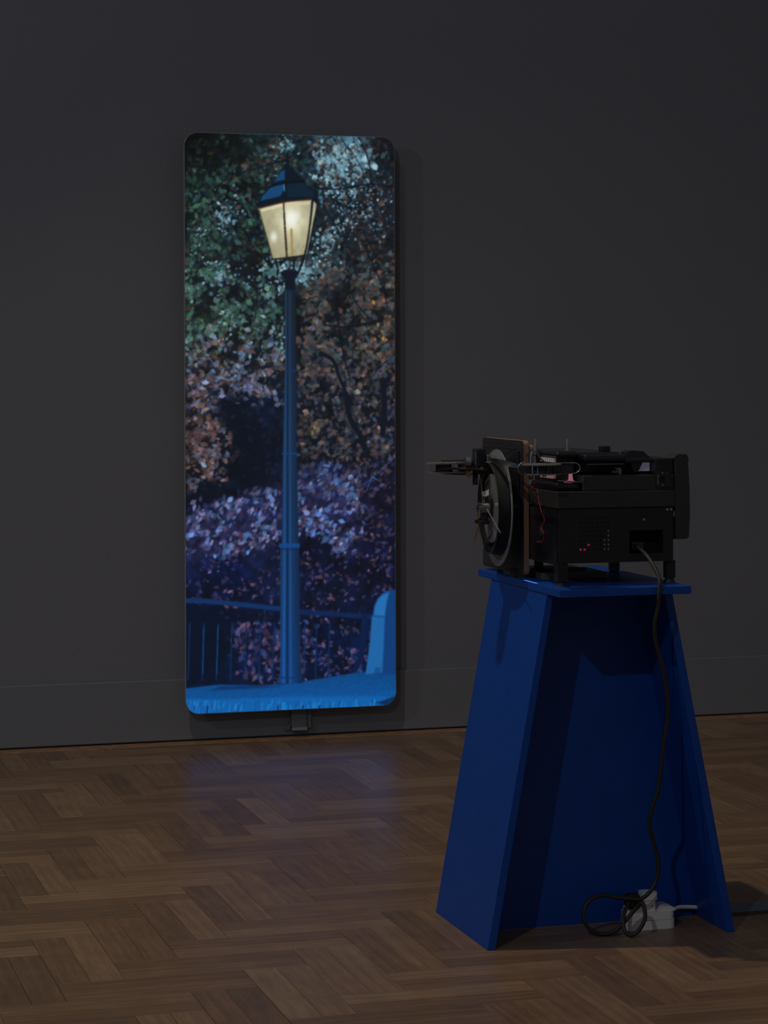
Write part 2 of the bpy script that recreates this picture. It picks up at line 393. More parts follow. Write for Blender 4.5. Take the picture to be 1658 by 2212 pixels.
def fillpoly(pts, col, soft=1.2, al=1., shade=None):
    P = [tx(*p) for p in pts]; n = len(P)
    us = [p[0] for p in P]; vs = [p[1] for p in P]
    x0, x1 = max(0, int(min(us)) - 3), min(IW, int(max(us)) + 4); y0, y1 = max(0, int(min(vs)) - 3), min(IH, int(max(vs)) + 4)
    X = XX[y0:y1, x0:x1]; Y = YY[y0:y1, x0:x1]; ins = np.zeros(X.shape, bool); dist = np.full(X.shape, 1e9, np.float32); j = n - 1
    for i in range(n):
        xi, yi = P[i]; xj, yj = P[j]
        if yi != yj:
            ins ^= ((yi > Y) != (yj > Y)) & (X < (xj - xi) * (Y - yi) / (yj - yi) + xi)
        dx, dy = xj - xi, yj - yi; t = np.clip(((X - xi) * dx + (Y - yi) * dy) / (dx * dx + dy * dy + 1e-6), 0, 1)
        dist = np.minimum(dist, np.hypot(X - xi - t * dx, Y - yi - t * dy)); j = i
    m = np.clip(.5 + np.where(ins, dist, -dist) / soft, 0, 1)[..., None] * al
    cc = C3(col) if shade is None else shade(X, Y)
    img[y0:y1, x0:x1] = img[y0:y1, x0:x1] * (1 - m) + cc * m

gate1 = np.clip((vnoise(26, 24, 11) * .5 + vnoise(11, 10, 12) * .5 - .34) * 4.2, .03, 1)
gate2 = np.clip((vnoise(20, 16, 13) * .6 + vnoise(9, 8, 14) * .4 - .34) * 4.0, .05, 1)
SKY = [(150, 196, 212), (120, 170, 190), (170, 205, 215), (98, 150, 178)]
TEAL = [(38, 66, 62), (28, 56, 54), (52, 84, 78), (24, 44, 52), (44, 74, 60), (34, 50, 40)]
BRN = [(84, 56, 42), (66, 46, 38), (104, 72, 52), (48, 38, 38), (90, 70, 62), (58, 58, 60)]
ORG = [(116, 78, 50), (104, 72, 52), (132, 96, 56), (92, 56, 44), (84, 68, 60)]
LAV = [(104, 94, 108), (90, 86, 110), (118, 104, 118), (84, 106, 130), (98, 72, 72), (66, 60, 80), (76, 100, 116)]
PUR = [(76, 84, 134), (92, 100, 150), (56, 86, 148), (104, 90, 124), (46, 60, 104), (84, 54, 74), (48, 104, 162), (98, 68, 78), (74, 98, 136), (34, 44, 84), (60, 110, 150)]
NAV = [(10, 22, 44), (6, 16, 30), (16, 26, 44), (12, 16, 24)]
# upper tree: dark leaves first, then sky holes, then lit leaves
leaves(1500, rect(398, 853, 288, 1000), NAV + [(14, 24, 20), (22, 20, 20)], 3, 7, al=.7)
for (x, y, rx, ry, n, sz) in [(745, 345, 52, 30, 150, 5.5), (715, 385, 40, 26, 60, 3.6), (800, 420, 40, 30, 38, 3), (705, 325, 40, 20, 40, 3.6), (610, 318, 22, 22, 26, 3.2), (480, 450, 50, 42, 50, 2.6), (478, 478, 22, 24, 34, 3.2), (425, 500, 20, 28, 16, 2.8),
                              (468, 592, 26, 20, 60, 3.6), (640, 590, 42, 20, 90, 3.8), (580, 580, 16, 20, 40, 3.2), (690, 570, 30, 28, 46, 3.6), (705, 510, 26, 22, 40, 3.4), (800, 480, 46, 40, 46, 2.8), (745, 455, 34, 40, 36, 2.8),
                              (440, 540, 30, 30, 18, 2.8), (600, 620, 14, 20, 18, 3), (600, 750, 10, 26, 16, 2.8), (590, 370, 18, 26, 10, 2.6), (530, 600, 26, 30, 12, 2.4), (728, 420, 50, 20, 44, 2.8)]:
    for _ in range(int(n * 1.5)):
        u, v = tx(rng.normal(x, rx * .6), rng.normal(y, ry * .6)); a = rng.uniform(.5, 1.35) * sz * 1.15
        blob(u, v, a, a * rng.uniform(.5, .9), rng.uniform(0, PI), C3(SKY[rng.randint(4)]) * rng.uniform(.6, 1.05), rng.uniform(.55, 1))
leaves(560, rect(398, 620, 300, 560), TEAL + [(60, 46, 36), (84, 62, 44), (20, 34, 24)], 2.5, 6, gate=gate1)
leaves(260, rect(520, 700, 290, 420), BRN + TEAL, 2.5, 6, gate=gate1)
leaves(620, rect(680, 853, 288, 620), [(34, 28, 34), (50, 36, 36), (74, 50, 42), (20, 30, 44), (40, 56, 58), (90, 62, 46)], 2.2, 5.5, gate=gate1)
leaves(900, poly([(398, 560), (500, 600), (610, 620), (612, 780), (500, 740), (398, 800)]), [(58, 104, 84), (44, 88, 70), (76, 126, 104), (92, 138, 136), (40, 66, 60), (70, 96, 56), (104, 130, 120), (70, 54, 50)], 2.5, 6.5, gate=gate1, hi=.08)
leaves(800, rect(636, 853, 560, 800), BRN + ORG[:2] + TEAL + [(44, 84, 92), (56, 98, 104), (70, 66, 72), (52, 60, 72)], 2.4, 6, gate=gate1, hi=.05)
leaves(150, rect(796, 853, 600, 770, 12), ORG + [(196, 144, 56)], 3, 7, gate=gate1, hi=.1)
leaves(1000, poly([(398, 760), (470, 720), (612, 760), (605, 840), (520, 900), (460, 1040), (398, 1080)]), LAV + ORG[:2] + BRN[:3] + [(100, 128, 150), (60, 72, 90)], 2.5, 6.5, gate=gate1, hi=.08)
leaves(260, poly([(398, 900), (470, 880), (520, 960), (480, 1060), (398, 1070)]), [(110, 72, 62), (92, 56, 54), (130, 92, 70), (80, 60, 66)], 2.5, 7, gate=gate2)
leaves(820, rect(636, 853, 780, 1010), [(72, 56, 52), (88, 66, 56), (58, 48, 52), (98, 78, 64), (40, 52, 66), (34, 46, 60), (70, 68, 82), (60, 54, 74)], 2.4, 6, gate=gate2, hi=.04)
for p, a, w in [((500, 870), (560, 1030), 70), ((450, 1060), (410, 1105), 40)]:
    for t in np.linspace(0, 1, 40):
        u, v = tx(p[0] + (a[0] - p[0]) * t + rng.normal(0, 14), p[1] + (a[1] - p[1]) * t + rng.normal(0, 10)); blob(u, v, w * .35, w * .28, .4, (5, 13, 28), .4, 1.2)
leaves(120, rect(520, 606, 860, 1040), [(10, 30, 60), (14, 24, 44), (30, 34, 60)], 3, 7, al=.6)
for (x, y, rx, ry, n, sz) in [(745, 340, 50, 26, 60, 5), (715, 385, 36, 24, 30, 3.6), (478, 470, 30, 30, 26, 3.2), (468, 590, 24, 18, 30, 3.6), (645, 588, 40, 16, 44, 3.6), (580, 582, 14, 16, 16, 3.2), (700, 540, 30, 40, 30, 3.2),
                              (610, 312, 16, 20, 14, 3), (430, 505, 16, 22, 10, 2.8), (770, 450, 50, 46, 46, 2.6), (560, 800, 40, 30, 12, 2.6), (480, 730, 60, 30, 16, 2.4), (605, 745, 6, 22, 8, 3)]:
    for _ in range(n):
        u, v = tx(rng.normal(x, rx * .55), rng.normal(y, ry * .55)); a = rng.uniform(.4, 1.2) * sz
        blob(u, v, a, a * rng.uniform(.4, .9), rng.uniform(0, PI), C3(SKY[rng.randint(4)]) * rng.uniform(.6, 1.05), rng.uniform(.5, 1))
leaves(150, rect(440, 600, 740, 880, 40), [(96, 120, 150), (76, 120, 160), (120, 120, 146), (84, 104, 140)], 3, 7, gate=gate1)
leaves(240, rect(398, 612, 380, 700, 30), [(44, 92, 62), (30, 74, 58), (60, 108, 76), (40, 84, 84)], 3, 7, gate=gate1)
leaves(420, rect(636, 853, 590, 980, 25), [(88, 72, 56), (104, 84, 66), (52, 78, 84), (70, 84, 84), (94, 66, 54), (64, 60, 66)], 3, 7, gate=gate1, hi=.05)
# branches
for pts, w, w2 in [([(848, 402), (790, 398), (720, 408), (660, 402)], 6, 2), ([(770, 290), (790, 330), (800, 380), (790, 420)], 4, 2), ([(735, 300), (770, 345), (792, 395)], 2.5, 1.5), ([(612, 345), (560, 362), (520, 372), (470, 385)], 4, 1.5), ([(660, 318), (630, 345), (590, 352)], 3.5, 1.5),
                   ([(822, 690), (780, 700), (735, 706), (695, 700)], 6.5, 4), ([(720, 640), (728, 700), (738, 760), (752, 815)], 5, 3), ([(690, 762), (716, 778), (728, 810), (745, 850), (752, 880)], 9, 6), ([(850, 768), (812, 798), (790, 850), (768, 900)], 2.5, 1.5),
                   ([(744, 560), (760, 640), (800, 690)], 3, 2), ([(800, 560), (825, 620), (840, 680)], 3.5, 2), ([(640, 405), (690, 440), (740, 520), (752, 580)], 3, 1.5), ([(540, 560), (552, 640), (540, 720)], 3, 1.5), ([(470, 500), (500, 560), (560, 640)], 2.5, 1.2), ([(745, 850), (752, 900), (775, 940), (790, 985), (796, 1015)], 11, 13), ([(825, 820), (828, 880), (824, 940)], 14, 12)]:
    line(pts, w, (10, 18, 32), .85, w2)
line([(850, 770), (815, 800), (800, 820)], 1.6, (60, 70, 120), .8)
line([(853, 985), (800, 1032), (768, 1052)], 1.8, (50, 90, 170), .8); line([(800, 1028), (820, 1040)], 1.6, (60, 120, 190), .8); line([(800, 1030), (788, 1060)], 1.4, (50, 90, 160), .7)
# the bush with its slanting top, lit leaves lean left-down
bush = poly([(398, 1115), (440, 1100), (480, 1078), (560, 1066), (610, 1044), (660, 1020), (720, 1002), (760, 1020), (775, 1080), (770, 1150), (760, 1190), (735, 1205), (700, 1160), (660, 1140), (600, 1165), (540, 1190), (480, 1195), (398, 1170)])
leaves(500, bush, [(30, 34, 80), (20, 26, 60), (44, 36, 76)], 4, 8, al=.8)
leaves(820, bush, PUR, 2.6, 6.5, th=2.2, gate=gate1, hi=.12)
leaves(90, bush, [(130, 150, 200), (110, 130, 190), (150, 140, 190)], 2.5, 5.5, th=2.0, gate=gate1)
leaves(330, poly([(750, 1000), (853, 950), (853, 1240), (760, 1200)]), [(84, 58, 62), (104, 74, 60), (56, 48, 84), (74, 62, 98), (40, 44, 80), (96, 66, 76)], 2.5, 6, gate=gate1)
leaves(130, poly([(398, 1090), (600, 1060), (600, 1110), (398, 1150)]), [(128, 122, 160), (90, 130, 180), (150, 130, 170)], 3, 6.5, th=1.9, gate=gate1)
leaves(80, poly([(640, 1080), (780, 1100), (770, 1190), (650, 1160)]), [(60, 120, 190), (80, 110, 190), (100, 140, 210)], 3, 7, th=.2, gate=gate1)
leaves(300, rect(398, 853, 1190, 1310, 10), [(60, 44, 84), (90, 60, 90), (48, 48, 100), (110, 66, 80), (30, 40, 90)], 2.4, 5.2, gate=gate2, hi=.05)
leaves(420, poly([(470, 1330), (853, 1340), (790, 1470), (560, 1480), (520, 1470)]), [(84, 58, 92), (66, 48, 84), (48, 56, 112), (96, 64, 84), (32, 66, 126)], 2.5, 6, gate=gate2, hi=.08)
leaves(260, poly([(500, 1340), (604, 1340), (604, 1470), (510, 1465)]), [(98, 58, 82), (72, 62, 114), (104, 74, 100), (48, 84, 146)], 3, 7, th=1.5, gate=gate1)
# railing and its uprights
fillpoly([(398, 1300), (398, 1460), (470, 1466), (500, 1350)], (2, 14, 34), 14, .6)
fillpoly([(398, 1290), (440, 1291), (600, 1308), (600, 1318), (430, 1301), (398, 1301)], (10, 46, 96), 3)
fillpoly([(398, 1303), (600, 1321), (600, 1342), (398, 1340)], (3, 14, 38), 5, .75)
fillpoly([(640, 1314), (800, 1326), (800, 1336), (640, 1326)], (10, 36, 86), 2.5, .85)
for x in (403, 433, 463, 493, 523, 554, 584, 650, 676, 704): line([(x + 3, 1345), (x - 1, 1468)], 3.4, (6, 42, 92), .75)
for x in (434, 464): line([(x + 2, 1350), (x - 1, 1455)], 1.4, (10, 84, 150), .8)
line([(784, 1330), (776, 1410), (760, 1450)], 16, (5, 26, 66), .8, 10)
# path and kerb
def ground(X, Y):
    t = np.clip((Y - 1160) / 80., 0, 1)[..., None]; n = (vnoise(6, 3, 31)[:Y.shape[0], :Y.shape[1]] - .5)[..., None]
    return (C3((6, 66, 124)) * (1 - t) + C3((6, 84, 156)) * t) * (1 + n * .12)
fillpoly([(396, 1484), (470, 1476), (560, 1478), (620, 1474), (700, 1462), (760, 1452), (856, 1444), (856, 1545), (396, 1545)], None, 3, 1, ground)
fillpoly([(470, 1480), (530, 1478), (600, 1480), (560, 1484), (450, 1489)], (3, 38, 84), 5, .7)
fillpoly([(396, 1506), (470, 1508), (620, 1503), (780, 1502), (856, 1504), (856, 1545), (396, 1545)], (10, 98, 174), 5, .7)
for _ in range(130):
    x = rng.uniform(398, 850); y = rng.uniform(1508, 1522); l = rng.uniform(8, 22)
    line([(x, y), (x - rng.uniform(0, 4), y + l)], rng.uniform(1, 2.6), [(6, 76, 140), (30, 130, 205), (10, 92, 162), (36, 118, 182)][rng.randint(4)], rng.uniform(.25, .6))
for x in (444, 594, 648, 684, 816): line([(x, 1522), (x - 3, 1542)], 3, (6, 40, 96), .7)
fillpoly([(810, 1516), (856, 1500), (856, 1512), (830, 1524)], (2, 30, 66), 3, .8)
# stone bollard
fillpoly([(785, 1455), (795, 1385), (801, 1328), (804, 1308), (811, 1292), (821, 1281), (834, 1274), (858, 1271), (858, 1455)], (10, 58, 116), 2)
fillpoly([(785, 1455), (795, 1385), (799, 1330), (828, 1332), (825, 1400), (822, 1452)], (28, 98, 162), 4)
fillpoly([(803, 1328), (806, 1308), (813, 1293), (823, 1283), (838, 1277), (832, 1300), (828, 1330)], (34, 108, 174), 5)
fillpoly([(806, 1440), (818, 1440), (818, 1454), (804, 1454)], (8, 70, 130), 3, .7)
# lamp post, fluted, with its rings
def postshade(X, Y):
    t = np.clip((Y - 320) / 860., 0, 1)[..., None]; c = C3((26, 44, 62)) * (1 - t) + C3((12, 66, 132)) * t
    mid = np.clip(1 - t * 2, 0, 1); c = c * (1 - .0 * mid)
    hw = 12 + 12 * t[..., 0]; s = (X - 223.5) / hw
    fl_ = .78 + .42 * np.exp(-((s + .62) / .16) ** 2) + .34 * np.exp(-((s + .02) / .12) ** 2) - .30 * np.exp(-((s + .32) / .12) ** 2) - .34 * np.clip(s - .2, 0, 1)
    return c * fl_[..., None] + C3((3, 4, 6))
for pts in ([(610, 592), (634, 592), (635, 720), (637, 800), (611, 800), (612, 640)], [(611, 800), (637, 800), (636, 980), (606, 980)], [(606, 980), (636, 980), (640, 1180), (603, 1180)],
            [(600, 1180), (641, 1180), (643, 1400), (645, 1455), (648, 1474), (592, 1474), (598, 1455), (599, 1400)]):
    fillpoly(pts, None, 1.5, 1, postshade)
for (y, x0, x1, h, c) in [(800, 609, 638, 4, (20, 46, 84)), (979, 604, 638, 4, (16, 56, 110)), (1177, 597, 642, 9, (14, 66, 128)), (1185, 600, 640, 3, (6, 36, 84)), (628, 611, 636, 3, (18, 34, 50)), (1462, 594, 646, 3, (8, 48, 100))]:
    fillpoly([(x0, y - h / 2), (x1, y - h / 2), (x1, y + h / 2), (x0, y + h / 2)], c, 1.5)
# lantern
def glass(X, Y):
    gx, gy = tx(626, 472); hx, hy = tx(588, 512)
    g = np.exp(-(((X - gx) / 15.) ** 2 + ((Y - gy) / 19.) ** 2) ** 1.3)[..., None] + .85 * np.exp(-(((X - hx) / 8.) ** 2 + ((Y - hy) / 11.) ** 2))[..., None]
    wide = np.exp(-(((X - gx) / 38.) ** 2 + ((Y - gy) / 46.) ** 2))[..., None]
    n = .5 * (vnoise(9, 13, 41)[:Y.shape[0], :Y.shape[1]] - .5)[..., None]
    c = C3((158, 154, 122)) + C3((60, 60, 60)) * wide + n * C3((46, 44, 36))
    return np.clip(c * (1 - np.clip(g, 0, 1)) + C3((238, 240, 232)) * np.clip(g, 0, 1), 0, 245)
fillpoly([(554, 450), (610, 436), (672, 430), (682, 438), (659, 548), (653, 552), (618, 556), (585, 560), (575, 520)], None, 1.5, 1, glass)
leaves(40, poly([(585, 530), (655, 522), (653, 552), (587, 560)]), [(96, 90, 68), (150, 160, 160), (120, 104, 60)], 2, 4, al=.5)
line([(609, 436), (612, 490), (616, 556)], 4, (44, 34, 26), .9, 5); line([(626, 495), (628, 554)], 5, (158, 136, 84), .6)
line([(672, 430), (668, 470), (661, 520), (652, 560), (640, 590)], 5, (12, 18, 24), .95, 4)
line([(682, 440), (676, 480), (662, 546), (655, 575)], 3, (16, 24, 34), .9, 2)
line([(585, 560), (618, 556), (654, 551)], 3.5, (24, 22, 24), .9); line([(556, 452), (575, 520), (586, 560)], 3, (60, 54, 40), .6)
line([(592, 562), (598, 590)], 3.5, (12, 18, 28), .9); line([(650, 556), (640, 590), (630, 600)], 3, (12, 18, 28), .9); line([(622, 560), (622, 600)], 2.5, (30, 30, 30), .7)
line([(632, 558), (630, 598)], 3, (10, 14, 22), .9)
fillpoly([(600, 588), (612, 582), (636, 583), (642, 590), (634, 602), (632, 625), (613, 625), (611, 604)], (12, 20, 34), 2)
roof = [(616, 330), (620, 330), (622, 356), (632, 366), (652, 388), (660, 400), (682, 412), (685, 424), (681, 441), (672, 431), (610, 436), (557, 450), (553, 446), (556, 430), (580, 402), (583, 395), (596, 380), (604, 366), (613, 356)]
fillpoly(roof, (10, 22, 34), 2)
fillpoly([(604, 370), (612, 366), (612, 388), (588, 394)], (18, 66, 108), 2); fillpoly([(584, 402), (611, 396), (609, 412), (602, 424), (560, 434), (562, 426)], (20, 66, 112), 3)
fillpoly([(616, 398), (650, 394), (674, 414), (676, 424), (618, 426)], (12, 34, 50), 4); line([(610, 398), (611, 412)], 3, (46, 112, 156), .8)
line([(558, 449), (610, 436), (672, 429)], 4, (60, 30, 34), .9); line([(578, 404), (610, 396), (655, 390)], 4, (4, 12, 20), .8)
fillpoly([(560, 452), (607, 440), (607, 446), (562, 458)], (222, 214, 176), 2, .8); fillpoly([(613, 440), (668, 434), (667, 441), (613, 447)], (206, 198, 160), 2, .8)
# single bright leaves
for x, y, c in [(675, 922, (120, 120, 56)), (670, 935, (96, 110, 50)), (816, 922, (150, 120, 120)), (805, 652, (180, 132, 56)), (826, 730, (176, 132, 40)), (815, 700, (150, 110, 40)), (460, 1200, (90, 140, 220)), (530, 1192, (90, 150, 230)), (486, 1190, (80, 110, 190)), (510, 790, (120, 150, 170)), (536, 770, (110, 160, 180))]:
    u, v = tx(x, y); blob(u, v, 5.5, 3.2, rng.uniform(1, 2), c, .9)
# lens softness and a dark top left corner of the slide
k = np.array([1, 2, 1], np.float32) / 4
for ax in (0, 1, 0, 1):
    img = (np.roll(img, 1, ax) + 2 * img + np.roll(img, -1, ax)) / 4
img *= (1 - .65 * np.exp(-((XX / 60) ** 2 + (YY / 60) ** 2)))[..., None]
# the slide's picture as colours on a fine mesh lying on the screen
NX, NZ = 342, 920
px0, px1, pz0, pz1 = SX0 + .0015, SX1 - .0015, SZ0 + .0015, SZ1 - .0015
gx = np.linspace(0, 1, NX); gz = np.linspace(0, 1, NZ)
GX, GZ = np.meshgrid(gx, gz)
co = np.stack([px0 + GX * (px1 - px0), np.full(GX.shape, SY - .0008), pz0 + GZ * (pz1 - pz0)], -1).reshape(-1, 3)
idx = np.arange(NX * NZ).reshape(NZ, NX)
q = np.stack([idx[:-1, :-1], idx[:-1, 1:], idx[1:, 1:], idx[1:, :-1]], -1).reshape(-1, 4)
cx_ = (co[q[:, 0], 0] + co[q[:, 2], 0]) / 2; cz_ = (co[q[:, 0], 2] + co[q[:, 2], 2]) / 2; R_ = .054
ddx = np.maximum(np.maximum(px0 + R_ - cx_, cx_ - (px1 - R_)), 0); ddz = np.maximum(np.maximum(pz0 + R_ - cz_, cz_ - (pz1 - R_)), 0)
q = q[np.hypot(ddx, ddz) <= R_]
used = np.unique(q); remap = -np.ones(NX * NZ, int); remap[used] = np.arange(len(used)); q = remap[q]; cu = co[used]
fu = (GX.reshape(-1)[used] * (IW - 1)); fv = ((1 - GZ.reshape(-1)[used]) * (IH - 1))
iu = np.minimum(fu.astype(int), IW - 2); iv = np.minimum(fv.astype(int), IH - 2); tu = (fu - iu)[:, None]; tv = (fv - iv)[:, None]
cs = (img[iv, iu] * (1 - tu) + img[iv, iu + 1] * tu) * (1 - tv) + (img[iv + 1, iu] * (1 - tu) + img[iv + 1, iu + 1] * tu) * tv
cs = np.clip(cs / 255., 0, 1); lin = np.where(cs <= .04045, cs / 12.92, ((cs + .055) / 1.055) ** 2.4)
me = bpy.data.meshes.new('picture')
me.vertices.add(len(cu)); me.vertices.foreach_set('co', (cu - np.array([(SX0 + SX1) / 2, SY + .01, SZ0])).reshape(-1))
me.loops.add(len(q) * 4); me.loops.foreach_set('vertex_index', q.reshape(-1).astype(np.int32))
me.polygons.add(len(q)); me.polygons.foreach_set('loop_start', (np.arange(len(q)) * 4).astype(np.int32))
me.update(calc_edges=True)
ca = me.color_attributes.new('slide', 'FLOAT_COLOR', 'POINT')
ca.data.foreach_set('color', np.concatenate([lin, np.ones((len(lin), 1))], 1).astype(np.float32).reshape(-1))
pm = bpy.data.materials.new('projected_slide'); pm.use_nodes = True; nt = pm.node_tree; b = nt.nodes['Principled BSDF']
vc = nt.nodes.new('ShaderNodeVertexColor'); vc.layer_name = 'slide'; nt.links.new(vc.outputs['Color'], b.inputs['Emission Color'])
b.inputs['Emission Strength'].default_value = 1.0; b.inputs['Base Color'].default_value = (.02, .02, .02, 1); b.inputs['Roughness'].default_value = .8; b.inputs['Specular IOR Level'].default_value = .1
me.materials.append(pm)
pic = bpy.data.objects.new('picture', me); COL.objects.link(pic); pic.parent = scr
tag(pic, label='glowing picture of a lit street lamp on a blue post before autumn leaves')

# painted duct under the screen
BY = WY - .016
dc = thing('cable_duct', (2.29, BY - .01, .03), 'small grey painted box on the baseboard below the glowing screen', 'cable duct')
add('cover', box(B(), 2.262, 2.324, BY - .028, BY, .034, .112, .002), M_BASE, dc)
add('side_rail', box(B(), 2.3275, 2.345, BY - .020, BY, .034, .112, .0015), M_BASE, dc)
add('lip', prism(B(), [(2.236, .028), (2.258, .028), (2.265, .050), (2.252, .044)], 'Y', BY - .012, BY), M_BASE, dc)
add('bottom_flap', prism(B(), [(BY - .036, .028), (BY, .028), (BY, .040), (BY - .028, .046)], 'X', 2.262, 2.324), M_BASE, dc)

# ------------------------------------------------------------------ blue plinth
ZT, ZB = .922, .902
pl = thing('plinth', (2.26, 5.92, 0), 'tall royal blue tapering plinth under the slide projector', 'plinth')
add('top_board', box(B(), 2.077, 2.436, 5.597, 6.245, ZB, ZT, .001, 1), M_BLUE, pl)
def side(x0b, x1b, x0t, x1t):
    bm = B(); v = []
    for y in (5.700, 6.140):
        for x, z in ((x0b, 0), (x1b, 0), (x1t, ZB), (x0t, ZB)): v.append(bm.verts.new((x, y, z)))
    for f in ((3, 2, 1, 0), (4, 5, 6, 7), (0, 1, 5, 4), (1, 2, 6, 5), (2, 3, 7, 6), (3, 0, 4, 7)): bm.faces.new([v[i] for i in f])
    bmesh.ops.bevel(bm, geom=bm.edges[:], offset=.0012, segments=1, affect='EDGES'); return bm
add('side_panel', side(1.917, 1.939, 2.080, 2.100), M_BLUE, pl)
add('side_panel', side(2.580, 2.602, 2.404, 2.426), M_BLUE, pl)
mp = B(); f0 = lambda z: 1.939 + (2.100 - 1.939) * z / ZB; f1 = lambda z: 2.580 + (2.404 - 2.580) * z / ZB
v = [mp.verts.new(p) for y in (5.900, 5.922) for p in ((f0(.0), y, .0), (f1(.0) - .012, y, .0), (f1(.02) - .012, y, .03), (f1(.03), y, .03), (f1(ZB), y, ZB), (f0(ZB), y, ZB))]
mp.faces.new(v[:6][::-1]); mp.faces.new(v[6:])
for i in range(6): mp.faces.new((v[i], v[(i + 1) % 6], v[6 + (i + 1) % 6], v[6 + i]))
add('middle_panel', mp, M_BLUE, pl)

# ------------------------------------------------------------------ slide projector
pj = thing('slide_projector', (2.27, 5.87, ZT), 'black slide projector with perforated vent, standing on the blue plinth', 'projector')
def P(name, bm, m, parent=pj, **k): return add(name, bm, m, parent, **k)
# lower body with a cut-out for the mains socket
X0, X1, Y0, Y1 = 2.108, 2.422, 5.682, 6.055
lb = B()
cx0, cx1, cz0, cz1 = 2.300, 2.394, 1.001, 1.061
box(lb, X0, X1, Y0 + .05, Y1, .980, 1.121)
for a in ((X0, cx0, .980, 1.121), (cx1, X1, .980, 1.121), (cx0, cx1, .980, cz0), (cx0, cx1, cz1, 1.121)):
    box(lb, a[0], a[1], Y0, Y0 + .052, a[2], a[3])
body = P('lower_body', lb, M_BLACK)
P('socket_recess', box(B(), cx0, cx1, Y0 + .047, Y0 + .0505, cz0, cz1), M_HOLE)
P('inlet_socket', box(B(), 2.312, 2.345, Y0 + .012, Y0 + .047, 1.008, 1.030, .003), M_BLKGLOSS)
P('front_sheet', box(B(), X0 - .003, X0, Y0 + .01, Y1 - .01, .975, 1.115, .0008), M_BLKGLOSS)
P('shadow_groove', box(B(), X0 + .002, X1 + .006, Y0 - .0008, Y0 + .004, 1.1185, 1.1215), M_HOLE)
P('upper_body', box(B(), X0 - .004, 2.432, Y0 - .004, Y1 + .005, 1.121, 1.164, .002), M_DKGREY)
# upper housing
P('top_well', box(B(), 2.176, 2.426, Y0 + .004, Y1, 1.164, 1.204, .002), M_DKGREY)
P('rear_housing', box(B(), 2.374, 2.426, Y0 + .004, Y1, 1.204, 1.246, .003), M_BLACK)
P('top_cover', box(B(), 2.120, 2.295, Y0 + .05, Y1, 1.247, 1.262, .005, 3), M_BLKGLOSS)
P('top_cover', box(B(), 2.180, 2.296, Y0 + .008, Y0 + .060, 1.240, 1.258, .006, 3), M_BLKGLOSS)
P('top_strip', box(B(), 2.296, 2.376, Y0 + .012, Y1, 1.236, 1.246, .002), M_BLACK)
P('inner_block', box(B(), 2.190, 2.374, Y0 + .10, Y1 - .01, 1.204, 1.247, .004), M_BLACK)
P('slide_paper', box(B(), 2.330, 2.372, Y0 + .036, Y0 + .039, 1.212, 1.234), M_PAPER, label='pale lilac card in the upper opening')
P('lever', prism(B(), [(2.300, 1.246), (2.372, 1.246), (2.352, 1.264), (2.318, 1.266), (2.306, 1.262)], 'Y', Y0 + .03, Y0 + .07), M_BLKGLOSS)
P('lens_arm', prism(B(), [(2.310, 1.240), (2.350, 1.243), (2.336, 1.215), (2.322, 1.208)], 'Y', Y0 + .02, Y0 + .034), M_BLACK)
P('lamp_box', box(B(), 2.262, 2.285, Y0 + .09, Y0 + .12, 1.262, 1.276, .002), M_BLACK)
for k in range(2):
    bm = B()
    for i in range(5): ring(bm, [(2.353 + .0125 * k + i * .0022, .0055), (2.3542 + .0125 * k + i * .0022, .0055), (2.3542 + .0125 * k + i * .0022, .004), (2.353 + .0125 * k + i * .0022, .004)], Y0 + .05, 1.2515, 14)
    P('spring', bm, M_STEEL)
P('roller', cyl(B(), (2.262, Y0 + .03, 1.2105), (2.280, Y0 + .03, 1.2105), .008), M_DARKSTEEL)
P('roller_block', box(B(), 2.276, 2.290, Y0 + .025, Y0 + .05, 1.204, 1.222, .002), M_FILM)
P('rod', cyl(B(), (2.19, Y0 + .012, 1.2325), (2.29, Y0 + .012, 1.2325), .0012, n=8), M_ROD)
# tray end: two rounded slabs with the slides' comb between them
P('tray_base', box(B(), 2.106, 2.176, 5.700, 5.897, 1.164, 1.186, .009, 3), M_BLKGLOSS)
P('tray_top', box(B(), 2.110, 2.172, 5.706, 5.897, 1.249, 1.267, .009, 3), M_BLKGLOSS)
P('tray_core', box(B(), 2.120, 2.168, 5.735, 5.89, 1.186, 1.250), M_BLACK)
cb = B(); cb2 = B()
for i in range(7):
    y = 5.738 + i * .0150
    box(cb, 2.113, 2.120, y, y + .0080, 1.237, 1.248); box(cb2, 2.113, 2.120, y, y + .0080, 1.195, 1.204)
P('comb', cb, mat('comb_white_glow', (.6, .55, .56), .5, emit=(.5, .45, .5), estr=.05), label='row of pale comb teeth')  # slight emission puts light from inside into the teeth
P('comb', cb2, mat('comb_pink_glow', (.6, .35, .37), .5, emit=(.5, .25, .28), estr=.07), label='row of pinkish comb teeth')  # pink glow is put into these teeth by emission too
P('light_slot', prism(B(), [(2.140, 1.1862), (2.170, 1.1862), (2.162, 1.192), (2.160, 1.208), (2.154, 1.208), (2.153, 1.192)], 'Y', 5.7245, 5.7345), mat('pink_glow', (.3, .15, .17), .5, emit=(.42, .15, .19), estr=.55), label='pink glowing lamp slot')
P('rail', tube(B(), [(2.112, 5.704, 1.192), (2.168, 5.704, 1.187)], .0018, 8, False), M_STEEL)
# rear end panel
P('rear_shell', box(B(), 2.4255, 2.458, 5.736, 6.055, 1.040, 1.240, .003), M_BLACK)
P('rear_panel', prism(B(), [(2.427, 1.036), (2.458, 1.036), (2.464, 1.042), (2.467, 1.10), (2.466, 1.17), (2.462, 1.234), (2.464, 1.243), (2.458, 1.256), (2.432, 1.256), (2.422, 1.246), (2.427, 1.24)], 'Y', 5.676, 5.735), M_DKGREY)
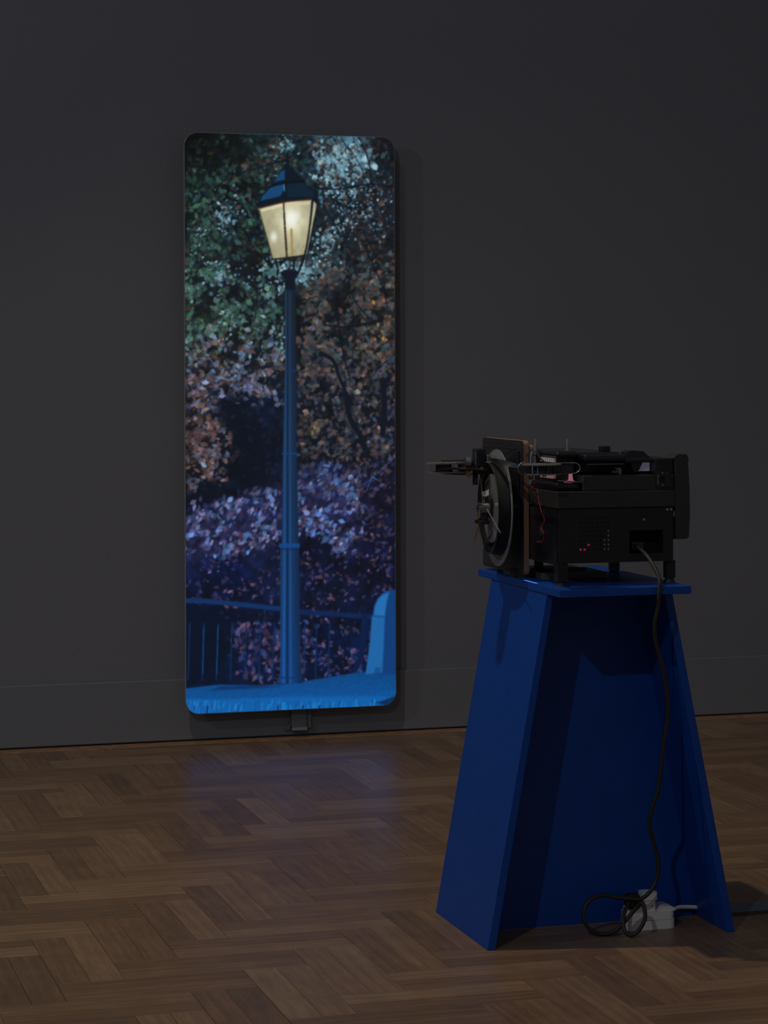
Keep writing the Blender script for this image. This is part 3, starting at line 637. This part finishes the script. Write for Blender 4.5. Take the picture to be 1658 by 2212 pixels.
# control panel with round sockets
cp = P('control_panel', box(B(), 2.376, 2.416, Y0 + .0005, Y0 + .0045, 1.170, 1.212, .001), M_BLKGLOSS)
add('caption', text_bm('SPEAKER', .0062, Matrix.Rotation(PI / 2, 4, 'X') @ Matrix.Rotation(PI / 2, 4, 'Z'), (2.3805, Y0 + .0002, 1.192)), M_PALEINK, cp)
bm = cyl(B(), (2.392, Y0 - .001, 1.192), (2.392, Y0 + .001, 1.192), .0085, n=24); add('round_socket', bm, M_HOLE, cp)
for z in (1.177, 1.2085): add('screw', cyl(B(), (2.3925, Y0 - .0012, z), (2.3925, Y0 + .001, z), .0022, n=10), M_STEEL, cp)
add('switch', box(B(), 2.400, 2.405, Y0 - .003, Y0 + .001, 1.203, 1.211, .001), M_DARKSTEEL, cp)
P('knob_label', box(B(), 2.4165, 2.4245, Y0 + .0035, Y0 + .0040, 1.2012, 1.2022), M_PALEINK)
# screws
for x, z, r in ((2.340, 1.089, .0032), (2.4055, 1.1135, .0034), (2.416, 1.1135, .0034)):
    P('screw', cyl(B(), (x, Y0 - .0018, z), (x, Y0 + .001, z), r, r * .8, 12), M_STEEL)
P('latch', box(B(), 2.4225, 2.4255, Y0 - .002, Y0 + .004, 1.095, 1.109), M_STEEL)
# vent: an 8 x 8 field of punched holes
vh = B(); vl = B(); vr = B()
for i in range(8):
    for j in range(8):
        x = 2.166 + i * .01095; z = 1.0955 - j * .0115
        t = vh
        if (i, j) in ((7, 3), (7, 4), (7, 5), (7, 6), (7, 7), (6, 5), (6, 6), (6, 7)): t = vl
        if (i, j) in ((0, 7), (1, 7), (2, 6)): t = vr
        cyl(t, (x, Y0 - .0006, z), (x, Y0 + .0006, z), .0030, n=10)
P('vent_holes', vh, M_HOLE, kind='stuff')
P('vent_holes', vl, mat('vent_lit', (.12, .12, .12), .6), kind='stuff', label='vent holes showing pale metal inside')
P('vent_light', vr, mat('vent_red', (.3, .01, .04), .6, emit=(.5, .02, .06), estr=.35), kind='stuff', label='three red glowing vent holes')
# feet
for (x0, x1, y0, y1, zf) in ((2.104, 2.132, 5.683, 5.711, .933), (2.408, 2.432, 5.690, 5.716, .934), (2.168, 2.188, 6.020, 6.040, .944), (2.384, 2.408, 6.018, 6.042, .926)):
    lg = P('leg', box(B(), x0, x1, y0, y1, zf, .980, .001), M_BLACK)
    xc, yc = (x0 + x1) / 2, (y0 + y1) / 2
    zb = ZT if not (2.16 < x0 < 2.18) else ZT + .0157
    if zb > ZT: zf = max(zf, zb + .004)
    add('levelling_foot', cyl(B(), (xc, yc, zb), (xc, yc, zf), .015, .011, 18), M_RUBBER, lg, smooth=True)
# guide pins on top
for x, y in ((2.087, 5.84), (2.176, 5.84)):
    P('guide_pin', cyl(B(), (x + .014, y, 1.255), (x + .014, y, 1.294),   .0058, n=20), M_STEEL, smooth=True)
# loose wires at the front
P('red_wire', tube(B(), [(2.1045, 5.890, 1.170), (2.103, 5.86, 1.165), (2.102, 5.83, 1.160), (2.102, 5.815, 1.13), (2.102, 5.80, 1.11), (2.102, 5.775, 1.085), (2.102, 5.80, 1.065), (2.102, 5.78, 1.052), (2.102, 5.79, 1.030), (2.102, 5.84, 1.026)], .0011, 6), M_RED, label='thin red wire')
P('black_wire', tube(B(), [(2.1035, 5.90, 1.135), (2.1, 5.86, 1.135), (2.1, 5.83, 1.146), (2.1, 5.815, 1.158)], .0009, 6), M_DARKSTEEL)
P('grommet', cyl(B(), (2.102, 5.800, 1.058), (2.1045, 5.800, 1.058), .014, n=20), M_HOLE)

# ------------------------------------------------------------------ plywood lens board with its wheel, in front of the projector
BX0, BX1, BY0, BY1, BZ0, BZ1 = 2.0900, 2.1035, 5.899, 6.240, .931, 1.288
lb_ = thing('lens_board', (2.097, 6.07, ZT), 'upright black faced plywood board carrying a big grey wheel, before the projector', 'board')
def Q(name, bm, m, parent=lb_, **k): return add(name, bm, m, parent, **k)
bd = Q('board', prism(B(), rrect(BY0, BY1, BZ0, BZ1, .012, 5), 'X', BX0, BX1), M_PLY, smooth=True, label='plywood board with bare layered edge')
add('black_face', prism(B(), rrect(BY0 + .0006, BY1 - .0006, BZ0 + .0006, BZ1 - .0006, .0118, 5), 'X', BX0 - .0008, BX0), mat('black_laminate', (.020, .019, .021), .45, spec=.5), bd)
add('edge_mark', text_bm('FS', .0085, Matrix.Rotation(PI / 2, 4, 'X') @ Matrix.Rotation(-PI / 2, 4, 'Z'), (2.0985, BY0 - .0002, 1.2505)), M_INK, bd)
Q('board_foot', box(B(), 2.080, 2.090, 5.95, 5.985, ZT, .945), M_RUBBER); Q('board_foot', box(B(), 2.1035, 2.115, 6.14, 6.16, ZT, .945), M_RUBBER)
Q('wood_block', prism(B(), rrect(5.905, 5.960, 1.185, 1.276, .010, 4), 'X', 2.1040, 2.1195), M_PLY, label='second small plywood block')
DY, DZ = 5.993, 1.107
Q('back_plate', box(B(), 2.084, 2.0895, 5.93, 6.17, 1.05, 1.262, .002), mat('smoky_sheet', (.018, .018, .020), .2))
Q('top_bar', tube(B(), [(2.0850, 6.235, 1.263), (2.075, 6.16, 1.2655), (2.075, 6.05, 1.2665), (2.0850, 5.95, 1.264)], .0018, 8), M_DARKSTEEL)
Q('axle', cyl(B(), (2.0, DY, DZ), (2.0892, DY, DZ), .010), M_STEEL)
wh = Q('grey_wheel', ring(B(), [(2.0455, .1555), (2.0470, .1555), (2.0470, .02), (2.0455, .02)], DY, DZ, 96), M_GREYDISC, smooth=True, label='large thin grey disc')
Q('wheel_rim', ring(B(), [(2.0450, .1562), (2.0475, .1562), (2.0475, .1550), (2.0450, .1550)], DY, DZ, 96), mat('rim_grey', (.22, .22, .22), .4), smooth=True)
Q('black_drum', ring(B(), [(2.0440, .126), (2.020, .1215), (2.016, .1215), (2.016, .112), (2.020, .104), (2.0440, .104)], DY, DZ, 80), mat('drum_black', (.006, .006, .007), .5, spec=.3), smooth=True)
Q('olive_rim', ring(B(), [(2.0160, .1225), (2.0140, .1225), (2.0132, .1205), (2.0140, .1185), (2.0160, .1185)], DY, DZ, 80), M_OLIVE, smooth=True)
Q('inner_rim', ring(B(), [(2.0250, .1090), (2.0195, .1090), (2.0185, .1075), (2.0195, .106), (2.0250, .106)], DY, DZ, 80), M_OLIVE, smooth=True)
Q('pale_disc', ring(B(), [(2.0230, .0920), (2.0255, .0920), (2.0255, .012), (2.0230, .012)], DY, DZ, 80), M_GLASSDISC, smooth=True, label='pale inner disc with curved slots')
for a0, rr in ((-2.35, .062), (-1.95, .070), (1.2, .06), (.9, .055)):
    pts = []
    for t in np.linspace(-.42, .42, 9):
        pts.append((2.0226, DY + (rr + t * .030) * math.cos(a0 + t), DZ + (rr + t * .030) * math.sin(a0 + t)))
    Q('slot', tube(B(), pts, .0013, 6), M_HOLE)
for o_ in list(lb_.children):
    if o_.name.split('.')[0] in ('grey_wheel', 'wheel_rim', 'black_drum', 'olive_rim', 'inner_rim', 'pale_disc'):
        if 'wheel' not in o_.name: o_.location.y -= .020
        o_.rotation_euler.z = -.064 if 'wheel' in o_.name else -.095
# motor on its bracket at the wheel's centre
mo = Q('bracket', box(B(), 2.0130, 2.0220, 5.948, 5.998, 1.083, 1.135, .003), M_RUBBER)
Q('motor', prism(B(), rrect(5.948, 5.990, 1.094, 1.122, .009, 4), 'X', 1.9900, 2.0120), M_STEEL, smooth=True)
Q('motor_cap', cyl(B(), (1.984, 5.970, 1.108), (1.990, 5.970, 1.108), .0085, n=18), M_DARKSTEEL)
Q('copper_tab', box(B(), 1.9850, 1.9890, 5.958, 5.968, 1.082, 1.106, .001), M_COPPER)
Q('gear', box(B(), 1.992, 2.010, 5.955, 5.985, 1.076, 1.094, .002), M_RUBBER)
Q('motor_shelf', box(B(), 1.985, 2.012, 5.948, 5.998, 1.066, 1.076, .002), M_RUBBER)
Q('rod', tube(B(), [(2.003, 5.947, 1.106), (1.994, 5.812, 1.053)], .0018, 8, False), M_ROD)
Q('rod', tube(B(), [(1.994, 5.985, 1.066), (1.985, 6.00, 1.020)], .0018, 8, False), M_COPPER, label='copper rod')
Q('rod', tube(B(), [(2.008, 6.020, 1.212), (2.000, 5.974, 1.122)], .0017, 8, False), M_ROD)
fp = B(); rows = []
for i, t in enumerate(np.linspace(0, 1, 7)):
    y = 5.992 - t * .052; x = 2.004 - .002 * math.sin(t * 5); dz = .006 * t * t
    rows.append([fp.verts.new((x, y, 1.138 + dz)), fp.verts.new((x, y, 1.1525 + dz * 1.4 - .002 * math.sin(t * 3)))])
for a, b2 in zip(rows, rows[1:]): fp.faces.new((a[0], b2[0], b2[1], a[1]))
flg = Q('tape_flag', fp, M_TAPE, label='white tape flag marked 01'); flg.modifiers.new('s', 'SOLIDIFY').thickness = .0004
add('flag_mark', text_bm('01', .0135, Matrix.Rotation(-PI / 2, 4, 'Z') @ Matrix.Rotation(PI / 2, 4, 'X'), (2.0005, 5.958, 1.1485)), M_INK, flg)
# spool arms across the board: left arm towards the wall side, right arm nearer
def plate(x0, x1, y0, y1, z, r, name, m=M_FILM, t=.0035):
    return Q(name, prism(B(), rrect(x0, x1, y0, y1, r, 8), 'Z', z, z + t), m)
plate(1.853, 1.948, 5.970, 6.032, 1.2255, .029, 'spool_plate'); plate(1.856, 1.958, 5.970, 6.032, 1.2015, .029, 'spool_plate')
Q('spool_core', cyl(B(), (1.902, 6.0, 1.205), (1.902, 6.0, 1.2255), .024), M_BLACK, smooth=True)
Q('spool_post', cyl(B(), (1.862, 5.992, 1.205), (1.862, 5.992, 1.2255), .0012, n=8), M_STEEL)
Q('film_strip', tube(B(), [(1.880, 5.976, 1.214), (1.93, 5.972, 1.214), (1.98, 5.975, 1.211), (2.012, 5.98, 1.209)], .0035, 6), M_DARKSTEEL)
Q('upper_arm', box(B(), 1.896, 2.010, 6.002, 6.008, 1.232, 1.2355), M_DARKSTEEL)
Q('lower_arm', tube(B(), [(1.90, 6.0, 1.2005), (1.95, 6.0, 1.1975), (2.006, 6.0, 1.1985)], .0022, 6), M_BLACK)
Q('arm_plate', box(B(), 1.945, 2.000, 5.985, 6.02, 1.206, 1.2275, .001), M_DKGREY)
Q('spool_knob', cyl(B(), (1.954, 5.985, 1.231), (1.968, 5.985, 1.231), .0140, n=28), M_STEEL, smooth=True)
Q('knob_collar', cyl(B(), (1.968, 5.985, 1.231), (1.974, 5.985, 1.231), .0115, n=24), M_RUBBER)
Q('copper_strap', prism(B(), [(1.955, 1.207), (1.968, 1.207), (1.9715, 1.191), (1.964, 1.189), (1.957, 1.198)], 'Y', 5.98, 5.990), M_COPPER)
def hoop(x, y, z, w, h, s):
    pts = [(x + s * w * math.cos(a), y, z + h * math.sin(a)) for a in np.linspace(PI * .42, PI * 1.58, 13)]
    return tube(B(), [(p[0], p[1], p[2]) for p in pts], .0014, 8)
Q('wire_hoop', hoop(1.930, 5.972, 1.217, .016, .0145, 1), M_STEEL)
Q('wire_hoop', hoop(2.006, 5.66, 1.2265, .016, .0155, 1), M_STEEL)
for dz in (.0132, -.0132): Q('arm_wire', tube(B(), [(2.080, 5.645, 1.2262 + dz), (2.130, 5.645, 1.2262 + dz)], .0012, 6, False), M_STEEL)
Q('wire_hoop', hoop(2.133, 5.645, 1.2262, .018, .0135, -1), M_STEEL)
Q('lens_block', box(B(), 1.989, 2.013, 5.985, 6.03, 1.224, 1.265, .003), M_BLKGLOSS)
Q('lens_pin', cyl(B(), (1.985, 5.985, 1.222), (1.983, 5.985, 1.256), .0015, n=8), M_STEEL)
Q('clamp', box(B(), 2.014, 2.027, 5.978, 6.00, 1.232, 1.249, .0015), M_STEEL); Q('clamp_screw', cyl(B(), (2.0205, 5.9775, 1.2405), (2.0205, 5.974, 1.2405), .0028, n=10), M_DARKSTEEL)
Q('link_block', box(B(), 1.990, 2.028, 5.985, 6.03, 1.198, 1.223, .002), M_BLACK)
Q('link_nut', cyl(B(), (2.000, 5.983, 1.212), (2.000, 5.985, 1.212), .006, n=12), M_COPPER)
Q('gate_ring', ring(B(), [(2.028, .0095), (2.031, .0095), (2.031, .007), (2.028, .007)], 5.985, 1.214, 24), M_STEEL)
Q('lower_card', box(B(), 1.983, 1.998, 6.005, 6.01, 1.168, 1.205, .002), M_DKGREY)
# twisted film between the two arms
tf = B(); rows = []
for t in np.linspace(0, 1, 17):
    p = Vector((2.020, 5.990, 1.2385)).lerp(Vector((1.996, 5.668, 1.230)), t); a = PI * .5 - t * PI * .42
    d = Vector((math.cos(a) * .006 + .001, 0, math.sin(a) * .010 * (0.25 + .75 * t) + .0008))
    rows.append((tf.verts.new(p - d), tf.verts.new(p + d)))
for a, b2 in zip(rows, rows[1:]): tf.faces.new((a[0], b2[0], b2[1], a[1]))
o = Q('film_ribbon', tf, M_BLKGLOSS); o.modifiers.new('s', 'SOLIDIFY').thickness = .0006
Q('spool_plate', prism(B(), circ(2.047, 5.645, .0505, 40), 'Z', 1.2350, 1.2380), M_FILM); Q('spool_plate', prism(B(), circ(2.049, 5.645, .0490, 40), 'Z', 1.2115, 1.2145), M_FILM)
Q('film_loop', prism(B(), rrect(1.990, 2.130, 5.630, 5.662, .0155, 6), 'Z', 1.2170, 1.2325), M_BLKGLOSS)
Q('spool_core', cyl(B(), (2.048, 5.645, 1.2145), (2.048, 5.645, 1.2350), .030), M_BLACK, smooth=True)
for x, m_ in ((2.011, M_BLUEW), (2.025, M_BLUEW), (2.052, M_DARKSTEEL)):
    Q('spool_post', cyl(B(), (x, 5.612, 1.2145), (x, 5.612, 1.2350), .0014, n=8), m_)
Q('blue_wire', tube(B(), [(2.019, 5.65, 1.238), (2.020, 5.65, 1.250), (2.021, 5.65, 1.262), (2.026, 5.65, 1.270)], .0022, 8), M_BLUEW, label='blue wire')
Q('grey_wire', tube(B(), [(2.024, 5.65, 1.270), (2.036, 5.645, 1.266), (2.040, 5.64, 1.255), (2.048, 5.635, 1.246), (2.060, 5.63, 1.2385)], .0020, 8), M_DARKSTEEL)
Q('spool_nut', cyl(B(), (2.058, 5.632, 1.238), (2.058, 5.632, 1.2405), .0040, n=6), M_STEEL)
Q('spool_nut', cyl(B(), (2.050, 5.632, 1.2055), (2.050, 5.632, 1.2115), .005, n=6), M_STEEL)
Q('spool_bracket', box(B(), 2.052, 2.058, 5.655, 5.905, 1.2075, 1.2105, .0005), M_BLACK)
Q('spool_bracket', box(B(), 2.052, 2.0895, 5.900, 5.905, 1.2065, 1.2105, .0005), M_BLACK)

# ------------------------------------------------------------------ flat tray under the projector
tr = thing('shallow_tray', (2.215, 6.0, ZT), 'shallow dark tray with pale rim, lying on the plinth under the projector', 'tray')
bm = B()
for a in ((2.140, 2.318, 5.885, 5.893), (2.140, 2.318, 6.122, 6.130), (2.140, 2.148, 5.893, 6.122), (2.310, 2.318, 5.893, 6.122)): box(bm, a[0], a[1], a[2], a[3], ZT, .9365)
add('rim', bm, mat('tray_rim', (.09, .09, .08), .5), tr)
add('well', prism(B(), circ(2.225, 6.005, .075, 28), 'Z', ZT + .0135, ZT + .0155), M_HOLE, tr)
add('tray_floor', box(B(), 2.148, 2.310, 5.893, 6.122, ZT, ZT + .0135), M_BLACK, tr)

# ------------------------------------------------------------------ mains: cord, power strip, adapter, floor cable cover
cd = thing('mains_cable', (2.35, 5.70, 0), 'dark cord hanging down from the projector to the power strip, looped at its end', 'cable')
pa = [(2.330, 5.70, 1.020), (2.322, 5.672, 1.018), (2.334, 5.65, .999), (2.340, 5.625, .979), (2.346, 5.598, .950), (2.344, 5.588, .928),
      (2.342, 5.588, .897), (2.344, 5.597, .873), (2.338, 5.606, .830), (2.345, 5.619, .787), (2.362, 5.632, .738), (2.380, 5.645, .688), (2.395, 5.658, .626), (2.401, 5.671, .576),
      (2.396, 5.684, .514), (2.392, 5.696, .440), (2.388, 5.709, .378), (2.376, 5.722, .328), (2.376, 5.735, .284), (2.394, 5.748, .232), (2.408, 5.755, .186), (2.406, 5.760, .140), (2.388, 5.760, .108), (2.362, 5.765, .088),
      (2.335, 5.77, .090), (2.301, 5.775, .094), (2.255, 5.775, .103), (2.216, 5.77, .088), (2.203, 5.765, .055), (2.215, 5.760, .024), (2.247, 5.755, .0075), (2.282, 5.75, .012), (2.312, 5.745, .040), (2.338, 5.74, .070),
      (2.350, 5.725, .088), (2.353, 5.715, .072), (2.351, 5.71, .048), (2.334, 5.71, .020), (2.314, 5.715, .0085), (2.300, 5.725, .022), (2.306, 5.745, .050), (2.325, 5.765, .074), (2.342, 5.785, .086)]
add('cord', tube(B(), pa, .0054, 10, sub=6), M_CORD, cd, smooth=True)
bm = box(B(), 2.333, 2.368, 5.775, 5.812, .058, .098, .008, 3)
add('plug', bm, M_RUBBER, cd, smooth=True)
ps = thing('power_strip', (2.40, 5.82, 0), 'white power strip on the floor inside the foot of the blue plinth', 'power strip')
add('housing', prism(B(), rrect(2.3335, 2.4730, 5.785, 5.850, .020, 6), 'Z', .0, .024), M_WHITE, ps, smooth=True)
add('upper_housing', prism(B(), rrect(2.3350, 2.4715, 5.7865, 5.8485, .019, 6), 'Z', .0248, .046), M_WHITE, ps, smooth=True)
add('socket_well', prism(B(), rrect(2.3400, 2.385, 5.793, 5.842, .015, 5), 'Z', .046, .058), M_WHITE, ps, smooth=True)
add('end_hump', prism(B(), [(2.425, .046), (2.4715, .046), (2.4680, .054), (2.455, .0585), (2.436, .0585)], 'Y', 5.790, 5.846), M_WHITE, ps, smooth=True)
add('white_cord', tube(B(), [(2.470, 5.835, .022), (2.490, 5.862, .026), (2.515, 5.880, .030), (2.545, 5.888, .028), (2.582, 5.890, .024)], .0056, 10), M_WHITE, ps, smooth=True)
add('cord_sleeve', cyl(B(), (2.468, 5.832, .022), (2.487, 5.858, .0255), .0075, .0062, 14), M_WHITE, ps, smooth=True)
ad = thing('plug_adapter', (2.40, 5.82, .046), 'white rounded plug adapter pushed into the white power strip', 'plug')
add('stem', prism(B(), rrect(2.387, 2.4215, 5.800, 5.838, .008, 4), 'Z', .046, .074), M_WHITE, ad, smooth=True)
add('head', prism(B(), rrect(2.384, 2.4260, 5.797, 5.842, .010, 5), 'Z', .0745, .094), M_WHITE, ad, smooth=True)
add('pin_hole', cyl(B(), (2.409, 5.7995, .060), (2.409, 5.8005, .060), .0018, n=10), M_HOLE, ad)
mt = thing('cable_cover', (2.9, 5.92, 0), 'flat slate grey cable cover running over the floor to the right of the plinth', 'cable cover')
add('strip', prism(B(), [(5.868, 0), (5.985, 0), (5.981, .007), (5.872, .007)], 'X', 2.604, 4.2), M_MAT, mt)
add('edge_lip', prism(B(), [(5.862, 0), (5.868, 0), (5.872, .008), (5.866, .003)], 'X', 2.604, 4.2), M_RUBBER, mt)
